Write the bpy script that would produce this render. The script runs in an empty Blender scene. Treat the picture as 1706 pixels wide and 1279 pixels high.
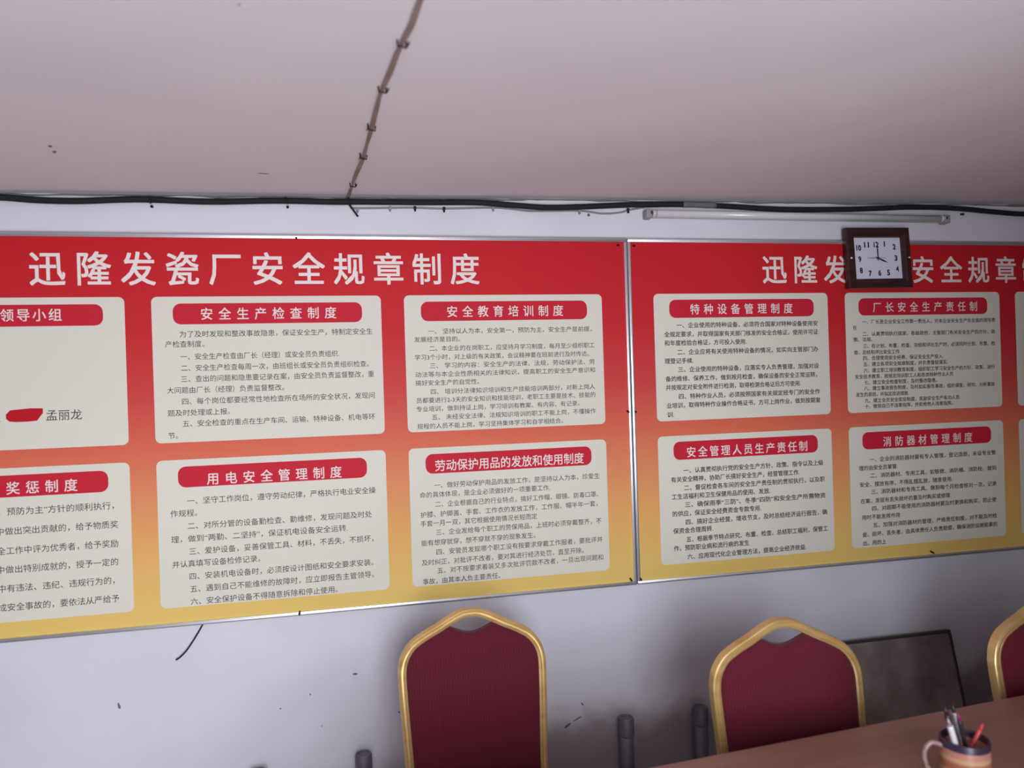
import bpy, bmesh, math, random
from mathutils import Vector, Matrix

random.seed(7)
S = bpy.context.scene
COL = S.collection

# ------------------------------------------------------------------ camera, light, exposure
CAMZ = 1.58
yaw, pitch, roll = math.radians(12.3814), math.radians(-0.1302), math.radians(1.7663)
fwd = Vector((math.sin(yaw) * math.cos(pitch), math.cos(yaw) * math.cos(pitch), math.sin(pitch)))
r0 = Vector((math.cos(yaw), -math.sin(yaw), 0))
d0 = fwd.cross(r0)
rgt = r0 * math.cos(roll) + d0 * math.sin(roll)
dwn = -r0 * math.sin(roll) + d0 * math.cos(roll)
cam = bpy.data.cameras.new('camera')
cam.sensor_width = 36.0
cam.lens = 1281.0 / 1706.0 * 36.0
cam.clip_start = 0.02
cam.dof.use_dof = True
cam.dof.focus_distance = 2.6
cam.dof.aperture_fstop = 2.2
camo = bpy.data.objects.new('camera', cam)
COL.objects.link(camo)
camo.matrix_world = Matrix(((rgt.x, -dwn.x, -fwd.x, 0.0), (rgt.y, -dwn.y, -fwd.y, -2.526),
                            (rgt.z, -dwn.z, -fwd.z, CAMZ), (0, 0, 0, 1)))
S.camera = camo

W = bpy.data.worlds.new('sky')
S.world = W
W.use_nodes = True
W.node_tree.nodes['Background'].inputs[0].default_value = (0.75, 0.85, 1.0, 1)
W.node_tree.nodes['Background'].inputs[1].default_value = 0.6

def area(name, loc, rot, sx, sy, power, color):
    l = bpy.data.lights.new(name, 'AREA')
    l.shape = 'RECTANGLE'; l.size = sx; l.size_y = sy; l.energy = power; l.color = color
    o = bpy.data.objects.new(name, l); COL.objects.link(o)
    o.location = loc; o.rotation_euler = rot
    return o
# unseen doorway added behind the camera to shape the daylight falloff; sky lamp outside it
DX0, DX1, DZ1, FY = -0.66, 0.95, 2.04, -2.72
area('sky_through_added_doorway', (0.22, -4.0, 1.35), (math.radians(90), 0, 0), 1.05, 2.0, 100, (0.87, 0.93, 1.0))
area('added_ground_fill', (0.15, -3.75, 0.03), (math.radians(180), 0, 0), 1.6, 1.5, 42, (1.0, 0.91, 0.93))  # added lamp aimed up through the opening to brighten the ceiling

S.view_settings.view_transform = 'Standard'
S.view_settings.look = 'None'
S.view_settings.gamma = 1.0
S.view_settings.use_curve_mapping = False
S.view_settings.exposure = 0.2
S.cycles.max_bounces = 8
S.cycles.diffuse_bounces = 5

# ------------------------------------------------------------------ materials
def srgb(r, g, b):
    return tuple(((c / 255) / 12.92 if c / 255 <= 0.04045 else ((c / 255 + 0.055) / 1.055) ** 2.4) for c in (r, g, b)) + (1,)

def mat(name, col, rough=0.5, metal=0.0, spec=0.5):
    m = bpy.data.materials.new(name); m.use_nodes = True
    b = m.node_tree.nodes['Principled BSDF']
    b.inputs['Base Color'].default_value = col
    b.inputs['Roughness'].default_value = rough
    b.inputs['Metallic'].default_value = metal
    b.inputs['Specular IOR Level'].default_value = spec
    return m

def nd(m, t, **kw):
    n = m.node_tree.nodes.new(t)
    for k, v in kw.items():
        if hasattr(n, k): setattr(n, k, v)
        else: n.inputs[k].default_value = v
    return n
def lk(m, a, b): m.node_tree.links.new(a, b)
def bsdf(m): return m.node_tree.nodes['Principled BSDF']

def noisy(name, c1, c2, scale, rough=0.6, bump=0.0, bscale=None, metal=0.0, stretch=(1, 1, 1), spec=0.4, lo=0.35, hi=0.65, detail=4):
    m = mat(name, c1, rough, metal, spec)
    tc = nd(m, 'ShaderNodeTexCoord'); mp = nd(m, 'ShaderNodeMapping')
    mp.inputs['Scale'].default_value = stretch
    lk(m, tc.outputs['Object'], mp.inputs['Vector'])
    n = nd(m, 'ShaderNodeTexNoise', Scale=scale, Detail=detail)
    lk(m, mp.outputs[0], n.inputs['Vector'])
    r = nd(m, 'ShaderNodeValToRGB')
    r.color_ramp.elements[0].position = lo; r.color_ramp.elements[1].position = hi
    r.color_ramp.elements[0].color = c1; r.color_ramp.elements[1].color = c2
    lk(m, n.outputs['Fac'], r.inputs[0]); lk(m, r.outputs[0], bsdf(m).inputs['Base Color'])
    if bump:
        n2 = nd(m, 'ShaderNodeTexNoise', Scale=bscale or scale, Detail=5)
        lk(m, mp.outputs[0], n2.inputs['Vector'])
        bp = nd(m, 'ShaderNodeBump', Strength=bump, Distance=0.004)
        lk(m, n2.outputs['Fac'], bp.inputs['Height']); lk(m, bp.outputs[0], bsdf(m).inputs['Normal'])
    return m

def m_wall():
    m = noisy('white_wall_paint', srgb(217, 213, 222), srgb(225, 221, 230), 2.2, 0.55, 0.12, 60)
    # brown tone blended in low on the wall, noise-edged, reaching higher to the right
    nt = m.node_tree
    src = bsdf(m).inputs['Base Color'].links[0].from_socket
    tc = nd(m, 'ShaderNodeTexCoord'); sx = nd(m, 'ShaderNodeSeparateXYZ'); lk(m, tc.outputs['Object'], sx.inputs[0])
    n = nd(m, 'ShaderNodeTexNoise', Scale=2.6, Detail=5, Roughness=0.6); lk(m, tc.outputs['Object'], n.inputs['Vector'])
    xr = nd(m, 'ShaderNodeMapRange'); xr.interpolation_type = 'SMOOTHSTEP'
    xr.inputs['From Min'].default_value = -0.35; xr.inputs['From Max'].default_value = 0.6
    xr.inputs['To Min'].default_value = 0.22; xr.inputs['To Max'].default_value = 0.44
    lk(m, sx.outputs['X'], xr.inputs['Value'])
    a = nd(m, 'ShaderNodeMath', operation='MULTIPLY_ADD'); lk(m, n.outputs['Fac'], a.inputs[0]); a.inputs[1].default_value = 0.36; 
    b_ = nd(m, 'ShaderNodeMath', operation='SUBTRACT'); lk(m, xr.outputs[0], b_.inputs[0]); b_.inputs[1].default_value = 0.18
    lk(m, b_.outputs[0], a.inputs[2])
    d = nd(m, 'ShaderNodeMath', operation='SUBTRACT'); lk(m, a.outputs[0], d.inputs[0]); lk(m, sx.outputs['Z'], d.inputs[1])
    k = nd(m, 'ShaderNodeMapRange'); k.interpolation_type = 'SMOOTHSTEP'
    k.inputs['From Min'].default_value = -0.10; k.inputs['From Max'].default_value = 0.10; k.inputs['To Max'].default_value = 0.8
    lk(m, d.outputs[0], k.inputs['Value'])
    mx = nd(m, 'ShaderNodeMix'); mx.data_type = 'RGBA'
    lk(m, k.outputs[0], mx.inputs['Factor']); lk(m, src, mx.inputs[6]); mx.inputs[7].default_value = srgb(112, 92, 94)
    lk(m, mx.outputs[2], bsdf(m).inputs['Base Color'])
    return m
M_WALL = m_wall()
M_SIDE = noisy('side_wall_paint', srgb(205, 203, 206), srgb(214, 212, 214), 2.0, 0.6)
M_CEIL = noisy('pinkish_ceiling_plaster', srgb(216, 209, 215), srgb(222, 215, 220), 1.6, 0.75, 0.15, 25)
M_FLOOR = noisy('grey_floor_tile', srgb(150, 142, 138), srgb(165, 158, 152), 3.0, 0.35)
M_ALU = mat('brushed_aluminium', srgb(214, 214, 220), 0.36, 0.8)
M_CARD = mat('cream_print', srgb(226, 220, 206), 0.6, 0, 0.12)
M_BANNER = mat('crimson_print', srgb(201, 40, 58), 0.6, 0, 0.12)
M_WHITE = mat('white_print', srgb(240, 226, 222), 0.6, 0, 0.12)
M_INK = mat('dark_grey_ink', srgb(58, 52, 52), 0.6, 0, 0.12)
M_SMEAR = mat('red_marker_paint', srgb(190, 28, 40), 0.6, 0, 0.12)
M_BLACK = mat('black_rubber', srgb(34, 33, 37), 0.7, 0, 0.25)
M_NAIL = mat('dark_nail_steel', srgb(40, 36, 36), 0.5, 0.6)
M_BROWNCABLE = noisy('brown_cable_sheath', srgb(146, 124, 114), srgb(118, 98, 88), 14, 0.55)
M_GREYWIRE = mat('grey_wire_sheath', srgb(140, 132, 138), 0.5)
M_GREYPLAS = mat('grey_plastic', srgb(150, 146, 152), 0.5)
M_TAPE = mat('grey_tape', srgb(105, 100, 106), 0.5)
M_TUBE = mat('white_tube_glass', srgb(216, 212, 214), 0.18)
M_BATTEN = mat('white_enamel', srgb(200, 196, 198), 0.4)
M_CLOCKWOOD = noisy('dark_brown_clock_wood', srgb(70, 38, 36), srgb(48, 26, 26), 9, 0.35, stretch=(1, 1, 6))
M_DIAL = mat('pale_clock_dial', srgb(222, 222, 236), 0.4)
M_CLOCKINK = mat('black_clock_ink', srgb(28, 26, 34), 0.5)
M_CHROME = mat('bright_metal', srgb(230, 225, 220), 0.15, 1.0)
M_GOLD = noisy('anodised_gold', srgb(214, 178, 116), srgb(226, 194, 136), 6, 0.34, metal=0.5, stretch=(1, 1, 8))
M_PIPE = noisy('dull_grey_pipe', srgb(116, 112, 126), srgb(98, 92, 104), 18, 0.5, metal=0.2)
M_TABLE = noisy('reddish_brown_tabletop', srgb(150, 106, 96), srgb(136, 94, 84), 2.2, 0.45, stretch=(1, 9, 1))
M_TABLEDK = noisy('dark_brown_table_wood', srgb(92, 58, 50), srgb(76, 46, 40), 4, 0.45)
M_SCUFF = mat('grey_scuff', srgb(120, 112, 118), 0.8)
M_DKSCUFF = mat('dark_scuff', srgb(98, 88, 94), 0.8)
M_PLASTER = mat('bare_white_plaster', srgb(226, 222, 222), 0.8)

def m_fabric():
    m = mat('maroon_ribbed_fabric', srgb(98, 26, 46), 0.9, 0, 0.2)
    tc = nd(m, 'ShaderNodeTexCoord')
    w = nd(m, 'ShaderNodeTexWave', Scale=42.0, Distortion=0.25)
    w.bands_direction = 'X'; w.inputs['Detail'].default_value = 1
    lk(m, tc.outputs['Object'], w.inputs['Vector'])
    r = nd(m, 'ShaderNodeValToRGB')
    r.color_ramp.elements[0].color = srgb(104, 28, 45); r.color_ramp.elements[1].color = srgb(90, 24, 38)
    lk(m, w.outputs['Fac'], r.inputs[0]); lk(m, r.outputs[0], bsdf(m).inputs['Base Color'])
    bp = nd(m, 'ShaderNodeBump', Strength=0.25, Distance=0.001)
    lk(m, w.outputs['Fac'], bp.inputs['Height']); lk(m, bp.outputs[0], bsdf(m).inputs['Normal'])
    bsdf(m).inputs['Sheen Weight'].default_value = 0.15
    return m
M_FABRIC = m_fabric()

BZ0, BZ1 = 0.866, 2.068     # the boards' lower and upper edge
def m_gradient():
    m = mat('red_to_yellow_print', srgb(200, 40, 50), 0.55, 0, 0.12)
    tc = nd(m, 'ShaderNodeTexCoord'); sx = nd(m, 'ShaderNodeSeparateXYZ')
    lk(m, tc.outputs['Object'], sx.inputs[0])
    mr = nd(m, 'ShaderNodeMapRange')
    mr.inputs['From Min'].default_value = BZ1 - BZ0; mr.inputs['From Max'].default_value = 0
    lk(m, sx.outputs['Z'], mr.inputs['Value'])
    r = nd(m, 'ShaderNodeValToRGB')
    st = [(0.0, (198, 34, 43)), (0.25, (204, 43, 51)), (0.42, (209, 72, 71)), (0.55, (220, 108, 84)), (0.68, (226, 145, 98)),
          (0.82, (233, 177, 104)), (0.94, (234, 196, 112)), (1.0, (232, 199, 112))]
    e = r.color_ramp.elements
    e[0].position, e[0].color = st[0][0], srgb(*st[0][1])
    e[1].position, e[1].color = st[-1][0], srgb(*st[-1][1])
    for p, c in st[1:-1]:
        x = e.new(p); x.color = srgb(*c)
    lk(m, mr.outputs[0], r.inputs[0]); lk(m, r.outputs[0], bsdf(m).inputs['Base Color'])
    return m
M_GRAD = m_gradient()

def m_panel():
    m = noisy('dark_streaked_glass', srgb(122, 109, 107), srgb(162, 150, 147), 5, 0.35, stretch=(1.5, 1, 1.5), spec=0.4, lo=0.4, hi=0.75)
    return m
M_PANEL = m_panel()
M_PANELEDGE = mat('black_panel_edge', srgb(70, 60, 62), 0.4)

def m_mug():
    m = mat('striped_mug_glaze', srgb(200, 160, 120), 0.3)
    tc = nd(m, 'ShaderNodeTexCoord'); sx = nd(m, 'ShaderNodeSeparateXYZ')
    lk(m, tc.outputs['Object'], sx.inputs[0])
    mr = nd(m, 'ShaderNodeMapRange'); mr.inputs['From Max'].default_value = 0.098
    lk(m, sx.outputs['Z'], mr.inputs['Value'])
    r = nd(m, 'ShaderNodeValToRGB'); r.color_ramp.interpolation = 'EASE'
    st = [(0, (190, 152, 112)), (0.18, (172, 110, 84)), (0.30, (196, 162, 122)), (0.42, (188, 148, 110)), (0.52, (160, 92, 72)), (0.60, (162, 96, 76)),
          (0.68, (192, 156, 118)), (0.76, (180, 124, 106)), (0.84, (178, 122, 106)), (0.865, (58, 44, 62)), (1, (54, 42, 60))]
    e = r.color_ramp.elements
    e[0].position, e[0].color = 0, srgb(*st[0][1]); e[1].position, e[1].color = 1, srgb(*st[-1][1])
    for p, c in st[1:-1]:
        x = e.new(p); x.color = srgb(*c)
    lk(m, mr.outputs[0], r.inputs[0]); lk(m, r.outputs[0], bsdf(m).inputs['Base Color'])
    return m
M_MUG = m_mug()
M_MUGHANDLE = mat('pale_mug_handle', srgb(150, 124, 118), 0.3)

# ------------------------------------------------------------------ helpers
def empty(name, loc, label, cat, group=None, rotz=0):
    o = bpy.data.objects.new(name, None); COL.objects.link(o)
    o.empty_display_size = 0.05
    o.location = loc; o.rotation_euler = (0, 0, rotz)
    o['label'] = label; o['category'] = cat
    if group: o['group'] = group
    return o
def obj(name, bm, m, parent=None, smooth=True, origin=None, label=None):
    me = bpy.data.meshes.new(name)
    if origin is not None: bmesh.ops.translate(bm, vec=-Vector(origin), verts=bm.verts)
    bm.normal_update(); bm.to_mesh(me); bm.free()
    me.materials.append(m)
    if smooth: me.shade_smooth()
    o = bpy.data.objects.new(name, me); COL.objects.link(o)
    if parent: o.parent = parent
    elif origin is not None: o.location = origin
    if label: o['label'] = label
    return o
def tag(o, label, cat, group=None):
    o['label'] = label; o['category'] = cat
    if group: o['group'] = group
    return o
def struct(name, bm, m, parent=None, smooth=False):
    o = obj(name, bm, m, parent, smooth)
    if not parent: o['kind'] = 'structure'
    return o
def flat_sharp(o, ang=35):
    me = o.data
    try: me.set_sharp_from_angle(angle=math.radians(ang))
    except Exception: pass
    return o

def box(bm, x0, x1, y0, y1, z0, z1, bev=0.0, seg=2):
    r = bmesh.ops.create_cube(bm, size=1.0, matrix=Matrix.Translation(((x0 + x1) / 2, (y0 + y1) / 2, (z0 + z1) / 2)) @
                              Matrix.Diagonal((x1 - x0, y1 - y0, z1 - z0, 1)))
    vs = r['verts']
    if bev:
        es = list({e for v in vs for e in v.link_edges})
        bmesh.ops.bevel(bm, geom=es, offset=bev, segments=seg, profile=0.5, affect='EDGES')
    return bm
def nbox(*a, **k): return box(bmesh.new(), *a, **k)

def smooth_path(pts, n=6, closed=False):
    P = [Vector(p) for p in pts]; out = []
    N = len(P)
    for i in range(N if closed else N - 1):
        if closed: a, b, c, d = P[i - 1], P[i], P[(i + 1) % N], P[(i + 2) % N]
        else: a, b, c, d = P[max(i - 1, 0)], P[i], P[i + 1], P[min(i + 2, N - 1)]
        for k in range(n):
            t = k / n
            out.append(0.5 * ((2 * b) + (c - a) * t + (2 * a - 5 * b + 4 * c - d) * t * t + (3 * b - a - 3 * c + d) * t ** 3))
    if not closed: out.append(P[-1].copy())
    return out

def sweep(bm, path, ring, up=None, cap=True):
    """ring(i) -> list of (a, b) offsets along side and up vectors."""
    rows = []
    for i, p in enumerate(path):
        t = (path[min(i + 1, len(path) - 1)] - path[max(i - 1, 0)]).normalized()
        u = Vector(up) if up is not None else Vector((0, 0, 1))
        if abs(t.dot(u)) > 0.95 and up is None: u = Vector((0, 1, 0))
        s = t.cross(u).normalized(); u2 = s.cross(t).normalized()
        rows.append([bm.verts.new(p + s * a + u2 * b) for a, b in ring(i)])
    for i in range(len(rows) - 1):
        n = len(rows[i])
        for k in range(n):
            bm.faces.new((rows[i][k], rows[i][(k + 1) % n], rows[i + 1][(k + 1) % n], rows[i + 1][k]))
    if cap:
        bm.faces.new(list(reversed(rows[0]))); bm.faces.new(rows[-1])
    bmesh.ops.recalc_face_normals(bm, faces=bm.faces)
    return bm
def tube(bm, pts, r, seg=10, n=5, wob=0.0):
    path = smooth_path(pts, n) if n > 1 else [Vector(p) for p in pts]
    rr = [r * (1 + random.uniform(-wob, wob)) for _ in path]
    return sweep(bm, path, lambda i: [(rr[i] * math.cos(2 * math.pi * k / seg), rr[i] * math.sin(2 * math.pi * k / seg)) for k in range(seg)])
def ntube(*a, **k): return tube(bmesh.new(), *a, **k)

def lathe(bm, prof, seg=32, c=(0, 0, 0), cap=True):
    rows = []
    for r, z in prof:
        rows.append([bm.verts.new((c[0] + r * math.cos(2 * math.pi * k / seg), c[1] + r * math.sin(2 * math.pi * k / seg), c[2] + z)) for k in range(seg)])
    for i in range(len(rows) - 1):
        for k in range(seg):
            bm.faces.new((rows[i][k], rows[i][(k + 1) % seg], rows[i + 1][(k + 1) % seg], rows[i + 1][k]))
    if cap:
        bm.faces.new(list(reversed(rows[0]))); bm.faces.new(rows[-1])
    bmesh.ops.recalc_face_normals(bm, faces=bm.faces)
    return bm

def rrect(bm, x0, x1, z0, z1, r, y, seg=6):
    pts = []
    for cx, cz, a0 in ((x1 - r, z1 - r, 0), (x0 + r, z1 - r, 90), (x0 + r, z0 + r, 180), (x1 - r, z0 + r, 270)):
        for k in range(seg + 1):
            a = math.radians(a0 + 90 * k / seg)
            pts.append((cx + r * math.cos(a), y, cz + r * math.sin(a)))
    f = bm.faces.new([bm.verts.new(p) for p in pts])
    bm.normal_update()
    if f.normal.y > 0: f.normal_flip()
    return bm

_cu = bpy.data.curves.new('lettering', 'FONT'); _cu.resolution_u = 2
_to = bpy.data.objects.new('lettering', _cu); COL.objects.link(_to)
def glyphs(bm, text, x0, x1, zc, em, y, bold=0.0, space=1.0, fit=True):
    """Lay one line of print into bm, on the plane at depth y, its ink running from x0 to x1 and centred on zc."""
    _cu.body = text; _cu.size = 1.0; _cu.space_character = space
    bpy.context.view_layer.update()
    me = bpy.data.meshes.new_from_object(_to.evaluated_get(bpy.context.evaluated_depsgraph_get()))
    if not me.vertices:
        bpy.data.meshes.remove(me); return bm
    xs = [v.co.x for v in me.vertices]
    a, b = min(xs), max(xs)
    sx = (x1 - x0) / (b - a) if fit else em
    if fit and len(text) == 1: sx = min(sx, em)
    for k_, (ox, oz) in enumerate([(0, 0)] if not bold else [(bold, bold), (-bold, bold), (bold, -bold), (-bold, -bold)]):
        vs = [bm.verts.new((x0 + (v.co.x - a + ox) * sx, y - k_ * 0.00012, zc + (v.co.y - 0.37 + oz) * em)) for v in me.vertices]
        for p in me.polygons:
            try: bm.faces.new([vs[i] for i in p.vertices])
            except ValueError: pass
    bpy.data.meshes.remove(me)
    return bm
def front(bm):
    bm.normal_update()
    for f in bm.faces:
        if f.normal.y > 0: f.normal_flip()
    return bm

# ------------------------------------------------------------------ printed text of the boards
BODY = {
 'inspection': (0.0215, [
  ('为了及时发现和整改事故隐患，保证安全生产，特制定安全生', -0.4839, 0.0975, 1.7579),
  ('产检查制度。', -0.526, -0.4135, 1.7275),
  ('一、安全生产检查由厂长（经理）或安全员负责组织.', -0.483, -0.0096, 1.6889),
  ('二、安全生产检查每周一次，由班组长或安全员负责组织检查。', -0.4824, 0.0825, 1.6542),
  ('三、查出的问题和隐患要记录在案，由安全员负责监督整改，重', -0.4834, 0.098, 1.6207),
  ('大问题由厂长（经理）负责监督整改。', -0.525, -0.1813, 1.5867),
  ('四、每个岗位都要经常性地检查所在场所的安全状况，发现问', -0.4828, 0.0982, 1.5521),
  ('题及时处理或上报。', -0.525, -0.3449, 1.5174),
  ('五、安全检查的重点在生产车间、运输、特种设备、机电等环', -0.4836, 0.0971, 1.4837),
  ('节。', -0.525, -0.4975, 1.4487),
 ]),
 'electricity': (0.023, [
  ('一、坚守工作岗位，遵守劳动纪律，严格执行电业安全操', -0.4771, 0.0919, 1.2469),
  ('作规程。', -0.526, -0.4498, 1.21),
  ('二、对所分管的设备勤检查、勤维修，发现问题及时处', -0.4781, 0.0775, 1.1703),
  ('理，做到“两勤、二坚持”，保证机电设备安全运转.', -0.5262, -0.0003, 1.1313),
  ('三、爱护设备，妥善保管工具、材料，不丢失，不损坏，', -0.476, 0.0799, 1.0921),
  ('并认真填写设备检修记录。', -0.5254, -0.2694, 1.055),
  ('四、安装机电设备时，必须按设计图纸和安全要求安装。', -0.4774, 0.0775, 1.0158),
  ('五、遇到自己不能维修的故障时，应立即报告主管领导。', -0.4764, 0.0787, 0.9768),
  ('六、安全保护设备不得随意拆除和停止使用。', -0.4762, -0.037, 0.9383),
 ]),
 'training': (0.0195, [
  ('一、 坚持以人为本，安全第一，预防为主，安全生产是前提，', 0.277, 0.8372, 1.7546),
  ('发展经济是目的。', 0.2305, 0.3811, 1.7282),
  ('二、本企业的在岗职工，应坚持月学习制度，每月至少组织职工', 0.2785, 0.8459, 1.6987),
  ('学习3个小时，对上级的有关政策，会议精神要在班前进行及时传达。', 0.2308, 0.8253, 1.67),
  ('三、 学习的内容：安全生产的法律、法规，劳动保护法、劳', 0.2785, 0.845, 1.642),
  ('动法等与本企业性质相关的法律知识，提高职工的安全生产意识和', 0.2311, 0.845, 1.6139),
  ('搞好安全生产的自觉性。', 0.2303, 0.4405, 1.5864),
  ('四、 培训分法律知识培训和生产技能培训两部分，对新上岗人', 0.2792, 0.8432, 1.557),
  ('员都要进行2-3天的安全知识和技能培训，老职工主要是技术、技能的', 0.2318, 0.8437, 1.5292),
  ('专业培训，做到持证上岗，学习培训有教案、有内容、有记录。', 0.231, 0.7858, 1.5014),
  ('五、 未经安全法律、法规知识培训的职工不能上岗，不懂操作', 0.2807, 0.8433, 1.4732),
  ('规程的人员不能上岗，学习坚持集体学习和自学相结合。', 0.2321, 0.7254, 1.4446),
 ]),
 'protection': (0.021, [
  ('一、做好劳动保护用品的发放工作，是坚持以人为本，珍爱生', 0.281, 0.8496, 1.2502),
  ('命的具体体现，是企业必须做好的一项重要工作.', 0.2331, 0.6724, 1.2202),
  ('二、企业根据自己的行业特点，搞好工作帽、眼镜、防毒口罩、', 0.2824, 0.843, 1.1881),
  ('护膝、护脚盖、手套、工作衣的发放工作，工作服、帽半年一套，', 0.2337, 0.8396, 1.1561),
  ('手套一月一双，其它根据使用情况长短而定', 0.2327, 0.625, 1.1266),
  ('三、企业发给每个职工的劳保用品，上班时必须穿戴整齐，不', 0.2824, 0.8516, 1.0961),
  ('能有想穿就穿，想不穿就不穿的现象发生。', 0.2337, 0.6164, 1.0636),
  ('四、安管员发现哪个职工没有按要求穿戴工作服者，要批评并', 0.2813, 0.8532, 1.032),
  ('及时纠正，对批评不改者，要对其进行经济处罚，直至开除。', 0.2329, 0.7845, 0.9996),
  ('五、对不按要求着装又多次批评罚款不改者，一旦出现问题和', 0.2827, 0.8535, 0.9707),
  ('事故，由其本人负主要责任。', 0.2339, 0.4921, 0.9379),
 ]),
 'equipment': (0.0205, [
  ('一、企业使用的特种设备，必须符合国家对特种设备使用安', 1.1513, 1.707, 1.7619),
  ('全规定要求，并取得国家有关部门核发的安全合格证，使用许可证', 1.1034, 1.7074, 1.7305),
  ('和年度检验合格证，方可投入使用.', 1.1033, 1.4183, 1.7001),
  ('二、企业应将有关使用特种设备的情况，如实向主管部门办', 1.1512, 1.7062, 1.6677),
  ('理登记手续.', 1.1025, 1.2102, 1.637),
  ('三、企业使用的特种设备，应落实专人负责管理，加强对设', 1.1522, 1.7064, 1.6062),
  ('备的维修、保养工作，做到按月检查，确保设备的安全正常运转，', 1.1035, 1.6983, 1.5745),
  ('并按规定对安全附件进行检测，取得检测合格证后方可使用.', 1.1038, 1.6303, 1.5441),
  ('四、特种作业人员，必须按照国家有关规定经专门的安全作', 1.1517, 1.7079, 1.5117),
  ('业培训，取得特种作业操作合格证书，方可上岗作业，做到按期复', 1.1047, 1.7092, 1.4807),
  ('训.', 1.1057, 1.1312, 1.449),
 ]),
 'manager': (0.021, [
  ('一、认真贯彻执行党的安全生产方针、政策、指令以及上级', 1.1605, 1.7127, 1.2508),
  ('有关安全精神，协助厂长搞好安全生产，经营管理工作.', 1.1125, 1.6144, 1.2202),
  ('二、督促检查各车间的安全生产责任制的贯彻执行，以及职', 1.1606, 1.7167, 1.1896),
  ('工生活福利和卫生保健用品的使用、发放.', 1.1136, 1.4939, 1.16),
  ('三、确保雨季“三防”、冬季“四防”和安全生产所需物资', 1.1621, 1.718, 1.1301),
  ('的供应，保证安全经费资金专款专用.', 1.1142, 1.4559, 1.1),
  ('四、搞好企业经营，增收节支，及时总结经济运行报告，确', 1.1631, 1.7229, 1.0687),
  ('保资金合理周转.', 1.1152, 1.2659, 1.04),
  ('五、根据季节特点研究、布置、检查、总结职工福利，保管工', 1.1633, 1.7233, 1.0078),
  ('作，预防职业病和流行病的发生', 1.1153, 1.4049, 0.9789),
  ('六、应用现代化企业管理方法，提高企业经济效益.', 1.1656, 1.6328, 0.9467),
 ]),
 'director': (0.0175, [
  ('一、厂长是企业安全工作第一责任人，对本企业安全生产负全面的领导责', 1.8941, 2.4812, 1.7642),
  ('任', 1.8534, 1.8698, 1.7423),
  ('二、认真贯彻执行国家、各级政府、主管部门有关安全生产的方针、政', 1.8941, 2.4796, 1.7192),
  ('策、法规。', 1.8542, 1.9346, 1.6987),
  ('三、在计划、布置、检查、总结和评比生产时，必须同时计划、布置、检', 1.8944, 2.478, 1.674),
  ('查、总结和评比安全工作.', 1.855, 2.0529, 1.651),
  ('四、合理使用安全经费，保证安全生产投入.', 1.8933, 2.2411, 1.629),
  ('五、建立各项安全规章制度，并负责督促落实.', 1.8935, 2.2602, 1.6064),
  ('六、建立职工培训教育制度，组织职工学习安全生产的方针、政策、进行', 1.8937, 2.4732, 1.5828),
  ('安全技术教育，按规定培训职工人和各类特种作业人员', 1.8566, 2.2836, 1.5605),
  ('七、建立安全检查制度，及时整改隐患。', 1.895, 2.2106, 1.5384),
  ('八、建立事故报告制度，及时如实报告事故，组织调查、研究、分析事故', 1.8929, 2.4709, 1.516),
  ('发生的原因，并拟定改进措施.', 1.8582, 2.0839, 1.4936),
  ('九、建立全员安全奖惩制度，奖励安全生产有功人员', 1.8947, 2.3081, 1.4705),
  ('十、做到自己不违章指挥，并拒绝他人违章指挥。', 1.8944, 2.2773, 1.4494),
 ]),
 'extinguisher': (0.0195, [
  ('一、企业的消防器材要有专人管理，登记造册，未设专业管', 1.9076, 2.4655, 1.2508),
  ('理的由安全员掌管.', 1.862, 2.0262, 1.2201),
  ('二、消防器材、专用工具，如铁锨、消防桶、消防栓、做到', 1.9089, 2.4655, 1.1906),
  ('安全、摆放有序，不得乱摆乱放，随意使用.', 1.8633, 2.2655, 1.1586),
  ('三、消防器材和专用工具、做到每个月检查核对一次，记录', 1.9107, 2.465, 1.1299),
  ('在案，发现有丢失损坏的要及时购买或修理.', 1.8651, 2.2568, 1.0971),
  ('四、对超期不能使用的消防器材要及时更换和购买，防止使', 1.9119, 2.4628, 1.0679),
  ('用时不能发挥作用', 1.8678, 2.0297, 1.0363),
  ('五、加强对消防器材的管理，严格责任制度，对不能及时检', 1.9146, 2.4632, 1.0054),
  ('查、损坏、丢失者，由具体责任人负责赔偿，确保消防设施能拿的', 1.8679, 2.4631, 0.9727),
  ('出、用的上', 1.8693, 1.968, 0.9408),
 ]),
 'leaders': (0.0245, [
  ('孟丽龙', -0.8602, -0.7632, 1.524),
  ('组', -1.0057, -0.9809, 1.5244),
  ('长', -1.0032, -0.9785, 1.6869),
 ]),
 'rewards': (0.0245, [
  ('一，预防为主”方针的顺利执行，', -1.0212, -0.6838, 1.247),
  ('中做出突出贡献的，给予物质奖', -1.0008, -0.6737, 1.1899),
  ('全工作中评为优秀者，给予奖励', -1.0006, -0.6754, 1.1326),
  ('中做出特别成就的，授予一定的', -1.0022, -0.677, 1.0776),
  ('中有违法、违纪、违规行为的，', -1.0003, -0.6881, 1.0226),
  ('成安全事故的，要依法从严给予', -1.0019, -0.677, 0.9673),
 ]),
 'far_upper': (0.0195, [
  ('要', 2.612, 2.6453, 1.6911),
  ('订', 2.6096, 2.6429, 1.6233),
  ('现', 2.6084, 2.6416, 1.5873),
  ('全', 2.6059, 2.6391, 1.5157),
  ('要', 2.6046, 2.6379, 1.4802),
 ]),
 'far_lower': (0.0195, [
  ('管', 2.5974, 2.628, 1.2311),
  ('用', 2.5992, 2.6298, 1.1817),
  ('火', 2.5992, 2.6297, 1.1366),
  ('器', 2.5997, 2.6303, 1.1089),
  ('方', 2.5989, 2.6295, 1.0864),
  ('材', 2.5983, 2.6289, 1.0396),
 ]),
}
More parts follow.
